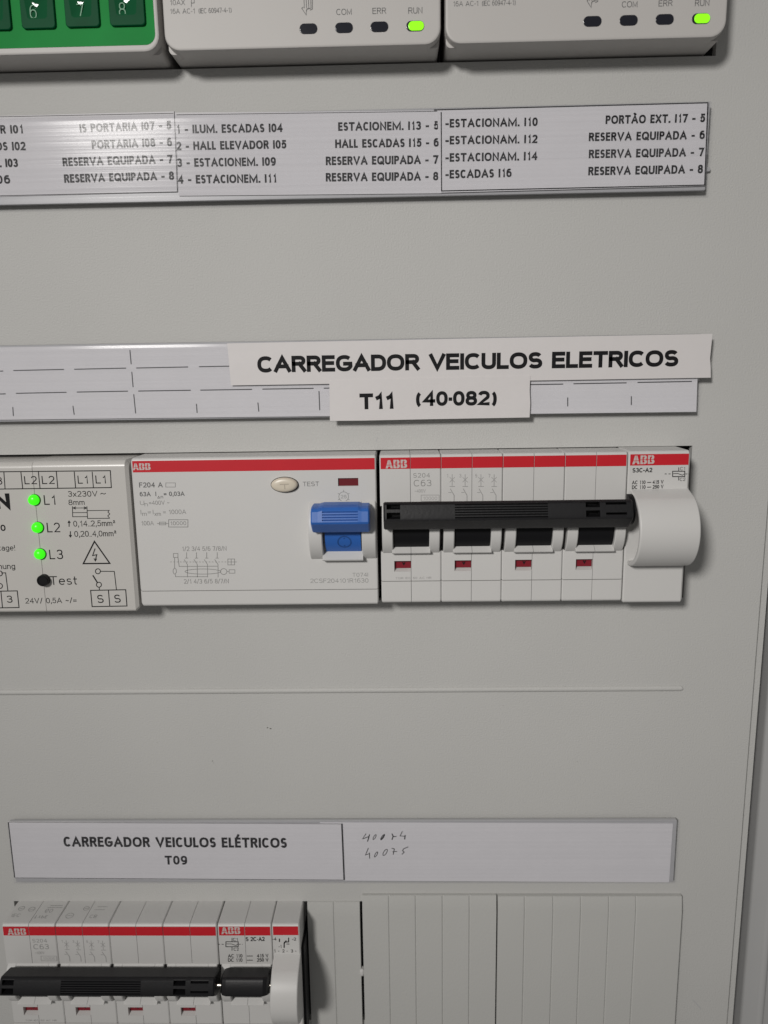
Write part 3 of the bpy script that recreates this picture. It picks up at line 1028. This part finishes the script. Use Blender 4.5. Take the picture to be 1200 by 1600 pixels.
kp = thing('keypad_module', -90, ZT, 0, 'white module with bright green front and square numbered keys, top left', 'keypad')
module_body(kp, -126, -53.9, DF)
mb = MB()
p_ = at(248, 76, DF)
gx1, gz0 = -54.95, ZT + 1.6
mb.plate(rrect(-125, gx1, gz0, 168, 2.6), DF - .3, DF + .06)
gf = mb.build('green_front', M['green'], kp, smooth=0)
for dig, px0, px1, py1 in (('5', -33, 18.5, 47.5), ('6', 35, 87.5, 45), ('7', 103.5, 156.5, 42.5), ('8', 172.5, 227.5, 40.5)):
    a = at(px0, py1, DF + .5)
    b = at(px1, py1, DF + .5)
    x0, x1, z0 = a[0], b[0], (a[1] + b[1]) / 2
    z1 = z0 + (x1 - x0) * 1.02
    cx, cz = (x0 + x1) / 2 - .2, z0 + (x1 - x0) * .60
    n = 26
    mb = MB()
    out = rrect(x0, x1, z0, z1, .9, 6)

    def kd(x, z):
        q = math.hypot(x - cx, z - cz) / 3.6
        return DF + .75 - (.62 * (1 - q * q) if q < 1 else 0)
    N_ = len(out)
    rings = [[(x, z, DF - .1) for x, z in out], [(x, z, DF + .6) for x, z in out], [(cx + (x - cx) * .965, cz + (z - cz) * .965, DF + .75) for x, z in out]]
    for s_ in (1.0, .85, .7, .55, .4, .25, .1, .02):
        ring = []
        for x, z in out:
            t = math.atan2(z - cz, x - cx)
            ring.append((cx + 3.6 * s_ * math.cos(t), cz + 3.6 * s_ * math.sin(t), DF + .75 - .5 * (1 - s_ * s_)))
        rings.append(ring)
    mb.loft(rings[:4], caps=False)
    mb.poly(rings[0][::-1])
    ds_ = MB()
    ds_.loft(rings[3:], caps=False)
    ds_.poly(rings[-1])
    ko = mb.build('key', M['key'], kp, smooth=16)
    ik = Ink(DF + .4)
    bx0 = cx - 1.9
    by0 = cz - 2.3
    pc = {'5': (-12, 30), '6': (47.5, 29.5), '7': (121, 28), '8': (186.5, 26)}[dig]
    ik.D = DF + .62
    ik.text(dig, (pc[0], pc[1]), (pc[0] + 10.5, pc[1] - .3), 22, .075)
    ik.build('digit', M['keyink'], ko)
    ds_.build('key_dish', M['dish'], ko, smooth=40)


# ------------------------------------------------------------------ label strips
DP = 3.0


def holder(x0, x1, z0, z1, label):
    h_ = thing('label_holder', (x0 + x1) / 2, z0, 0, label, 'label holder', 'clear label strips on the panel')
    mb = MB()
    mb.plate(rrect(x0, x1, z0 + .25, z1, .3, 2), 1.3, 2.5)
    mb.build('backing', M['rail'], h_, smooth=0, bevel=.15)
    for cx_ in (x0 + 18, (x0 + x1) / 2, x1 - 18):
        mb = MB()
        mb.box(cx_ - 5, cx_ + 5, z0 + 4, z1 - 4, -.5, 1.35)
        mb.build('clip', M['rail'], h_, smooth=0)
    mb = MB()
    pr = [(z0, 2.3), (z0 + .05, 3.2), (z0 + .4, 3.7), (z1 - 1.4, 3.7), (z1 - .6, 3.55), (z1 - .12, 3.15), (z1, 2.3), (z1 - .25, 2.45), (z1 - .4, 3.0), (z1 - .8, 3.25), (z1 - 1.5, 3.34), (z0 + .6, 3.34), (z0 + .3, 3.05), (z0 + .25, 2.3)]
    mb.prism_x(pr, x0, x1)
    mb.build('clear_cover', M['clear'], h_, smooth=0)
    return h_


def paper(name, quad, m, label, cat, group, d0=2.52, d1=DP):
    """a sheet lying in its strip, corners given on the photograph TL TR BR BL (and more)"""
    pts = [at(x, y, d1) for x, y in quad]
    cx = sum(p[0] for p in pts) / len(pts)
    cz = min(p[1] for p in pts)
    t = thing(name, cx, cz, d0, label, cat, group)
    mb = MB()
    mb.plate(pts[::-1], d0, d1)
    o = mb.build('sheet', m, t, smooth=0)
    return t


G1 = 'paper lists in the top label strip'
h1 = holder(-122, 90.3, 88.6, 111.2, 'clear label strip holding three typed room lists, under the top row of modules')
c_ = at(1108, 266, .6)
mb = MB()
mb.plate(rrect(90.5, 91.9, c_[1] - .35, c_[1] + .75, .3, 3), 0.02, 1.0)
mb.build('end_tab', M['rail'], h1, smooth=0)
p1 = paper('paper_label', [(-70, 183), (274, 174), (278, 300), (-70, 309)], M['paper'], 'typed paper list cut off by the left edge, ending RESERVA EQUIPADA - 8', 'paper label', G1, 2.52, 2.7)
ik = Ink(2.7)
B_, CP = .225, 13.5
for s_, a, b, y0, y1 in (('R I01', 1, 37, 209, 208.6), ('OS I02', -7, 40.5, 235.4, 235), ('. I03', 0, 28.5, 261.5, 261.2), ('I06', -10, 16.5, 287.4, 287)):
    ik.text(s_, (a, y0), (b, y1), CP, B_, .12, True)
for s_, a, b, y0, y1 in (('IS PORTARIA I07 - 5', 125, 268, 207.2, 202.2), ('PORTARIA I08 - 6', 144, 269.2, 233.2, 228.6), ('RESERVA EQUIPADA - 7', 98.4, 270, 260, 255.2), ('RESERVA EQUIPADA - 8', 100.8, 272.4, 286, 281.2)):
    ik.text(s_, (a, y0), (b, y1), CP, B_, .12, True)
ik.line([(-70, 184), (271, 177)], .8)
ik.line([(-70, 307.4), (277, 299.8)], 1)
ik.line([(272.4, 174), (277.2, 300)], 1.1)
ik.build('lettering', M['ink_soft'], p1)
p2 = paper('paper_label', [(274, 176), (690, 172.6), (690, 302), (279.5, 306)], M['paper'], 'typed paper list in the middle of the strip, starting 1 - ILUM. ESCADAS I04', 'paper label', G1, 2.72, 2.85)
ik = Ink(2.85)
for s_, a, b, y0, y1 in (('1 - ILUM. ESCADAS I04', 275.4, 441.8, 208.8, 206.4), ('2 - HALL ELEVADOR I05', 276, 447.6, 235, 232.2), ('3 - ESTACIONEM. I09', 277, 431.2, 261, 259), ('4 - ESTACIONEM. I11', 278.4, 432.6, 287.2, 285.4),
                         ('ESTACIONEM. I13 - 5', 528.4, 685.6, 204.6, 202.6), ('HALL ESCADAS I15 - 6', 523.8, 685.6, 231.4, 229.2), ('RESERVA EQUIPADA - 7', 509.2, 684.8, 258.2, 256), ('RESERVA EQUIPADA - 8', 509.2, 684.8, 283.8, 282)):
    ik.text(s_, (a, y0), (b, y1), CP, B_, .12, True)
ik.line([(276, 179.4), (684, 174)], .8)
ik.build('lettering', M['ink_soft'], p2)
p3 = paper('paper_label', [(683, 171), (1106.5, 159.6), (1101.6, 290.4), (689, 301)], M['paper'], 'typed paper list at the right end of the strip, starting -ESTACIONAM. I10', 'paper label', G1, 2.88, DP)
ik = Ink(DP)
for s_, a, b, y0, y1 in (('-ESTACIONAM. I10', 695.8, 840, 199.6, 197), ('-ESTACIONAM. I12', 695.8, 839.6, 226, 223.8), ('-ESTACIONAM. I14', 695.8, 839.6, 253, 250.4), ('-ESCADAS I16', 695.8, 799.4, 279.2, 276.8),
                         ('PORTÃO EXT. I17 - 5', 946, 1101.4, 194, 191), ('RESERVA EQUIPADA - 6', 919.8, 1101, 220.8, 217.4), ('RESERVA EQUIPADA - 7', 919.8, 1099.6, 247.4, 244.2), ('RESERVA EQUIPADA - 8', 919, 1098, 274.2, 270.8)):
    ik.text(s_, (a, y0), (b, y1), CP, B_, .12, True)
ik.line([(678, 171.8), (1106, 160.6), (1101, 289.2), (690, 298.4), (689.4, 175)], 1.7)
ik.build('lettering', M['ink'], p3)

holder(-122, 91.4, 28.7, 50.8, 'clear label strip with dashed insert, half covered by two white tapes')
pd = paper('paper_label', [(-90, 544), (1092, 527), (1088, 643.6), (-90, 657)], M['paper_w'], 'blank insert printed with dashes and ticks, behind the two white tapes', 'paper label', None)
ik = Ink(DP)
for a in ([(0, 580), (5, 579.7)], [(21, 579), (100, 577.2)], [(116, 577), (197, 575.2)], [(213, 575), (294, 573.4)], [(311, 573), (392, 571.5)],
          [(0, 615.6), (9, 615.4)], [(25, 614.6), (104, 613)], [(120, 612.6), (200, 611.2)], [(216, 611), (298, 609.8)], [(313, 609.6), (394, 608.4)], [(410, 608), (490, 606.8)], [(506, 606.6), (586, 605)],
          [(203, 547), (205, 569)], [(206, 581), (208, 605)], [(209, 616), (212, 646)], [(20, 636), (21, 650)], [(114, 634), (116, 648)], [(307, 631), (308, 645)], [(403, 629), (404.4, 643)], [(498.4, 611), (499.6, 641)]):
    ik.line(a, 1.6)
ik.build('dash_marking', M['dash'], pd)
ik = Ink(DP)
for a in ([(800, 601.4), (880, 600.2)], [(896, 599.6), (979, 598.2)], [(996, 597.6), (1081, 596)],
          [(887, 621), (887, 635)], [(986.4, 619), (986.4, 633)]):
    ik.line(a, 1.6)
ik.build('dash_marking', M['dash'], pd)
t1 = paper('tape_label', [(355, 536.5), (735, 529), (1113, 521.6), (1112, 535), (1110.6, 548), (1109.4, 560), (1110.4, 574), (1110.6, 590), (735, 596.2), (361, 602.2)], M['tape'], 'long white tape printed CARREGADOR VEICULOS ELETRICOS in large bold letters', 'label tape', 'printed tapes stuck on the strip', 3.73, 3.87)
ik = Ink(3.87)
ik.text('CARREGADOR VEICULOS ELETRICOS', (402.6, 582.4), (1059.4, 572.6), 25.6, .24, .03)
ik.build('lettering', M['ink'], t1)
t2 = paper('tape_label', [(514.5, 594.5), (670, 590.4), (828.5, 587.4), (827.6, 610), (828.6, 630), (827.4, 652.2), (670, 655), (566, 657.2), (515.5, 657.6)], M['tape'], 'short white tape printed T11 (40·082)', 'label tape', 'printed tapes stuck on the strip', 3.91, 4.03)
ik = Ink(4.03)
ik.text('T11', (562, 639.8), (617, 638.8), 24.8, .245, .05).text('(40·082)', (650, 634.6), (776, 633.4), 23, .235, .05)
ik.build('lettering', M['ink'], t2)

holder(-121.8, 93.2, -122.2, -99.9, 'clear label strip with typed T09 insert and handwritten blank insert, lowest on the panel')
p4 = paper('paper_label', [(12.5, 1284), (534.5, 1287), (538, 1376), (23, 1372.5)], M['paper'], 'paper insert typed CARREGADOR VEICULOS ELÉTRICOS T09', 'paper label', 'paper inserts in the lowest strip', 2.8, DP)
ik = Ink(DP)
ik.text('CARREGADOR VEICULOS ELÉTRICOS', (100, 1322.8), (448.4, 1324.8), 15.6, .215, .12, True).text('T09', (258, 1350.8), (293, 1351), 13.8, .215, .12, True)
ik.line([(13, 1285), (23, 1371)], 1.6)
ik.line([(534, 1287), (537.6, 1375)], 2)
ik.line([(13, 1284.6), (534, 1287.4)], .6)
ik.line([(23, 1371.6), (537, 1375)], .9)
ik.build('lettering', M['ink'], p4)
p5 = paper('paper_label', [(500, 1285), (1051.5, 1287), (1045.5, 1378.6), (500, 1375.6)], M['paper'], 'blank paper insert with 40074 and 40075 written by hand', 'paper label', 'paper inserts in the lowest strip', 2.52, 2.74)
ik = Ink(2.74)


def hand(p, wp):
    ik.line([(550 + x / 10.91, 1285 + y / 10.91) for x, y in p], wp)


def loop(x, y, rx, ry, sl=.5):
    return [(x + rx * math.cos(t * .5236) + sl * ry * math.sin(t * .5236), y - ry * math.sin(t * .5236)) for t in range(13)]


for p, wp in (([(240, 190), (180, 280), (215, 268), (290, 238)], 1.3), ([(300, 205), (285, 260), (265, 325)], 1.6), (loop(385, 250, 18, 42), 1.1), (loop(522, 250, 18, 46, .6), 1.3), ([(560, 205), (500, 290)], 1.6),
              ([(680, 190), (704, 235), (680, 295)], 1.7), ([(690, 246), (760, 236)], 1.4), ([(860, 150), (820, 230), (905, 236)], 1.2), ([(908, 215), (897, 290)], 1.7),
              ([(280, 435), (230, 555), (300, 530)], 1.3), ([(298, 515), (300, 615)], 1.3), (loop(410, 545, 18, 44), 1.1), (loop(565, 510, 28, 54, .5), 1.1), ([(675, 440), (722, 452), (702, 550)], 1.3), ([(690, 502), (770, 494)], 1.2),
              ([(960, 415), (880, 450), (862, 480), (890, 508), (850, 545)], 1.3)):
    hand(p, wp)
ik.build('handwriting', M['ink_soft'], p5)

# ------------------------------------------------------------------ bottom row
ZB = -149.7
BX = -123.3
b2 = copy_tree(brk)
b2.location = V(BX, ZB, 0)
ORIGIN[b2.name] = (BX, ZB, 0)
b2['label'] = 'white four pole breaker with long black toggle bar, bottom row under the T09 insert'
for ch in b2.children:
    if ch.name.startswith('toggle_bar'):
        ch.location.x = 0.0015

tm = Ink(0)
for x, d, t_, h_ in ((1.5, 7.5, 'IEC', 1.3), (9.2, 8.2, 'TYPE', 1.2), (11.5, 5.2, '60', 1.6), (27.3, 8.0, 'CB', 1.3)):
    xx = x
    for c_ in t_:
        for st_ in G[c_][1]:
            tm.strip([(BX + xx + gx * h_, d - 1.3 + gy * h_) for gx, gy in st_] if len(st_) > 1 else [(0, 0), (0, 0)], .14)
        xx += (G[c_][0] + .35) * h_
for x, d, r_ in ((3.0, 3.6, .95), (6.6, 4.0, 1.0), (20.5, 7.0, 1.2), (24.6, 3.6, .9)):
    tm.strip([(BX + x + r_ * math.cos(k * .5236), d + r_ * math.sin(k * .5236)) for k in range(13)], .14)
    tm.strip([(BX + x - r_ * .7, d), (BX + x + r_ * .7, d)], .14)
for x0_, x1_, d in ((11.5, 16.5, 3.2), (12, 16, 2.2), (27.5, 31, 4.2), (28, 31.4, 2.8)):
    tm.strip([(BX + x0_, d), (BX + x1_, d)], .16)
tm.mb.v = [(x, ZB + 18.75 + (q - tm.D), d) for x, d, q in tm.mb.v]
tm.build('diagram_marking', M['pale'], b2)

s2 = thing('trip_unit', -53.6, ZB, 0, 'white trip unit with its own short black toggle, in the bottom row', 'trip unit')
mb = MB()
xa, xm, xb = -53.55, -44.9, -36.35
nt2 = [(ZB + 4.2, DF), (ZB + 4.2, 4), (ZB - 9.2, 4), (ZB - 9.2, DF)]
sg = groove(ZB - 18.05, DF)
housing(mb, xa, xm - .05, ZB + 18.75, ZB - 24.6, DF, .9, .8, [(xa, xa + .6, [nt2, sg]), (xa + .6, xm - .05, [sg])], .3, .05)
housing(mb, xm + .05, xb, ZB + 18.75, ZB - 24.6, DF, .9, .8, [(xm + .05, xb - .5, [sg]), (xb - .5, xb, [nt2, sg])], .05, .3)
bump_segment(mb, xa + .6, xa + 3.7, ZB - 2.6, 5.4, 9.0, DF)
bump_segment(mb, xb - 3.6, xb - .5, ZB - 2.6, 5.4, 9.0, DF)
bump_segment(mb, xa + 3.4, xb - 3.3, ZB - 2.6, 5.4, 8.98, DF, zlow=ZB + 1.5)
for q0, q1 in ((xa + 3.4, xm - .05), (xm + .05, xb - 3.3)):
    mb.prism_x([(ZB - 7.1, 10.3), (ZB - 7.3, 10.8), (ZB - 9.15, 13.0), (ZB - 9.45, 12.7), (ZB - 9.8, 10.4)], q0, q1)
mb.build('housing', M['white'], s2)
mb = MB()
mb.prism_x(arc(ZB - 2.6, 5.4, 7.9, 70, -60, 14) + [(ZB - 7.0, 8.5), (ZB + 4, 8.5)], xa + 3.9, xb - 3.8)
mb.build('toggle', M['black_in'], s2)
mb = MB()


def gripp(s_):
    return [(ZB + 2.6 + (z - 2.6) * s_, d if d < 14 else 14 + (d - 14) * s_) for z, d in [(z - ZB, d) for z, d in bar_profile(ZB)]]


for x0, x1, s0, s1 in ((-51.3, -50.7, .82, .95), (-50.7, -49.5, .95, 1), (-49.5, -38.0, 1, 1), (-38.0, -36.9, 1, .93), (-36.9, -36.3, .93, .8)):
    mb.prism_x(gripp(s0), x0, x1, gripp(s1))
mb.build('toggle_grip', M['black'], s2, smooth=50)
for x0, x1 in ((-53.9, -51.0), (-36.8, -35.0)):
    mb = MB()
    mb.loft([[(x, ZB + 3.4 + .42 * math.cos(t * .5236), 18.6 + .42 * math.sin(t * .5236)) for t in range(12)] for x in (x0, x1)])
    mb.build('linking_pin', M['steel'], s2)
mb = MB()
for q0, q1 in ((xa + .4, xm - .1), (xm + .1, xb - .35)):
    mb.plate([(q0, ZB + 14.85), (q1, ZB + 14.85), (q1, ZB + 18), (q0, ZB + 18)], DF - .1, DF + .035)
stripe = mb.build('red_stripe', M['red'], s2, smooth=0)
ik = Ink(DF + .035)
ik.logo((346, 1459.6), (376, 1459.2), 11)
ik.build('emblem', M['logo'], stripe)
ik = Ink(DF)
ik.text('S 2C-A2', (384, 1470.6), (413.8, 1470.2), 6.4, .19)
coil_symbol(ik, 353, 1471.4, 372.1, 1479.2, 340.5, 379)
ik.text('C1', (364.2, 1470.2), (372.2, 1470), 4.6, .15).text('C2', (365.2, 1485.4), (373.2, 1485.2), 4.6, .15)
for s_, y in (('415 V', 1496.2), ('250 V', 1502.8)):
    ik.text('AC 110' if s_ == '415 V' else 'DC 110', (356.4, y), (379, y - .2), 5.4, .17)
    ik.text('—', (386, y - .2), (395.2, y - .2), 5.4, .2)
    ik.text(s_, (401.6, y - .2), (419.6, y - .4), 5.4, .17)
ik.build('lettering', M['ink'], s2)

ax = thing('auxiliary_contact', -36, ZB, 0, 'half width white contact unit with bulging drum, last device before the black gap', 'contact unit')
mb = MB()
housing(mb, -36.15, -27.35, ZB + 18.75, ZB - 25, DF, .9, .8, [(-36.15, -27.35, [])], .3, .35)
mb.build('housing', M['white'], ax)
mb = MB()
drum_shape(mb, -35.9, -27.2, ZB)
mb.build('drum', M['white'], ax, smooth=40)
mb = MB()
mb.box(-27.3, -26.4, ZB - 24, ZB + 9, -20, 9.0)
mb.build('end_plate', M['black_in'], ax, smooth=0, bevel=.3)
mb = MB()
mb.plate([(-35.8, ZB + 15), (-27.75, ZB + 15), (-27.75, ZB + 18.1), (-35.8, ZB + 18.1)], DF - .1, DF + .035)
mb.build('red_stripe', M['red'], ax, smooth=0)
ik = Ink(DF)
ik.text('-4', (425.8, 1469.6), (432, 1469.4), 4.8, .17).text('-2', (456.8, 1469.8), (462.8, 1469.6), 4.8, .17).text('-1', (435.6, 1481.2), (440.4, 1481), 4.8, .17)
for a, s_ in ((428, '1 -'), (441.2, '2 -'), (454.6, '3 -')):
    ik.text(s_, (a, 1488.2), (a + 8.6, 1488), 4.8, .16)
ik.line([(436.6, 1466.6), (436.6, 1471.8)], 1.7)
ik.line([(451, 1465), (451, 1471.6), (443.6, 1472.2)], 1.7)
ik.line([(447.4, 1469.4), (444, 1474), (444, 1481)], 1.9)
ik.line([(447.6, 1475), (452.4, 1475)], 1.2)
ik.build('lettering', M['ink'], ax)


def blank(x0, x1, top, D, cols, label, right_bevel=False, chip=None):
    t = thing('blanking_plate', (x0 + x1) / 2, top - 50, 0, label, 'cover plate', 'grey blanking plates in the bottom row')
    mb = MB()
    bot = -186
    n = len(cols) + 1
    edges = [x0] + cols + [x1]
    g = .34
    for i in range(n):
        a, b = edges[i], edges[i + 1]
        la = a + (g if i else .0)
        lb = b - (g if i < n - 1 else 0)
        prof = [(top, -1.8), (top, D - 1.1), (top - .12, D - .8), (top - 5.2, D), (bot + .5, D), (bot, -1.8)]
        low = [(top, -1.8), (top, D - 1.1), (top - .12, D - 1.1), (top - 5.2, D - .3), (bot + .5, D - .3), (bot, -1.8)]
        if right_bevel and i == n - 1:
            end = [(top, -1.8), (top, D - 1.1), (top - .12, D - .85), (top - .3, D - .95), (bot + .5, D - .95), (bot, -1.8)]
            mb.prism_x(prof, la, b - 4.2)
            mb.prism_x(prof, b - 4.2, b, end)
        else:
            mb.prism_x(prof, la, lb)
        if i < n - 1:
            mb.prism_x(prof, lb, lb + g, low)
            mb.prism_x(low, lb + g, lb + 2 * g, prof)
    mb.build('plate', M['blank'], t, smooth=12)
    if chip:
        mb = MB()
        mb.loft([[(chip[0] + .9 * s_ * math.cos(k), chip[1] + 1.7 * s_ * math.sin(k), d) for k in [0, .9, 1.7, 2.6, 3.4, 4.3, 5.4]] for s_, d in ((1, .3), (.9, 1.5), (.4, 1.9))])
        mb.build('broken_tab', M['white'], t, smooth=0)
    return t


blank(-26.0, -8.65, -130.9, 1.4, [-17.2], 'narrow two column grey blanking plate with chipped edge, beside the black gap', chip=at(565.6, 1520, 1.5))
blank(-7.7, 36.35, -128.0, 2.0, [1.1, 9.9, 18.75, 27.6], 'five column grey blanking plate, between the narrow plate and the widest one')
blank(36.8, 96.6, -128.0, 2.4, [45.6, 54.9, 63.9, 73.0, 81.8], 'widest grey blanking plate, its right end sloping down to the panel')
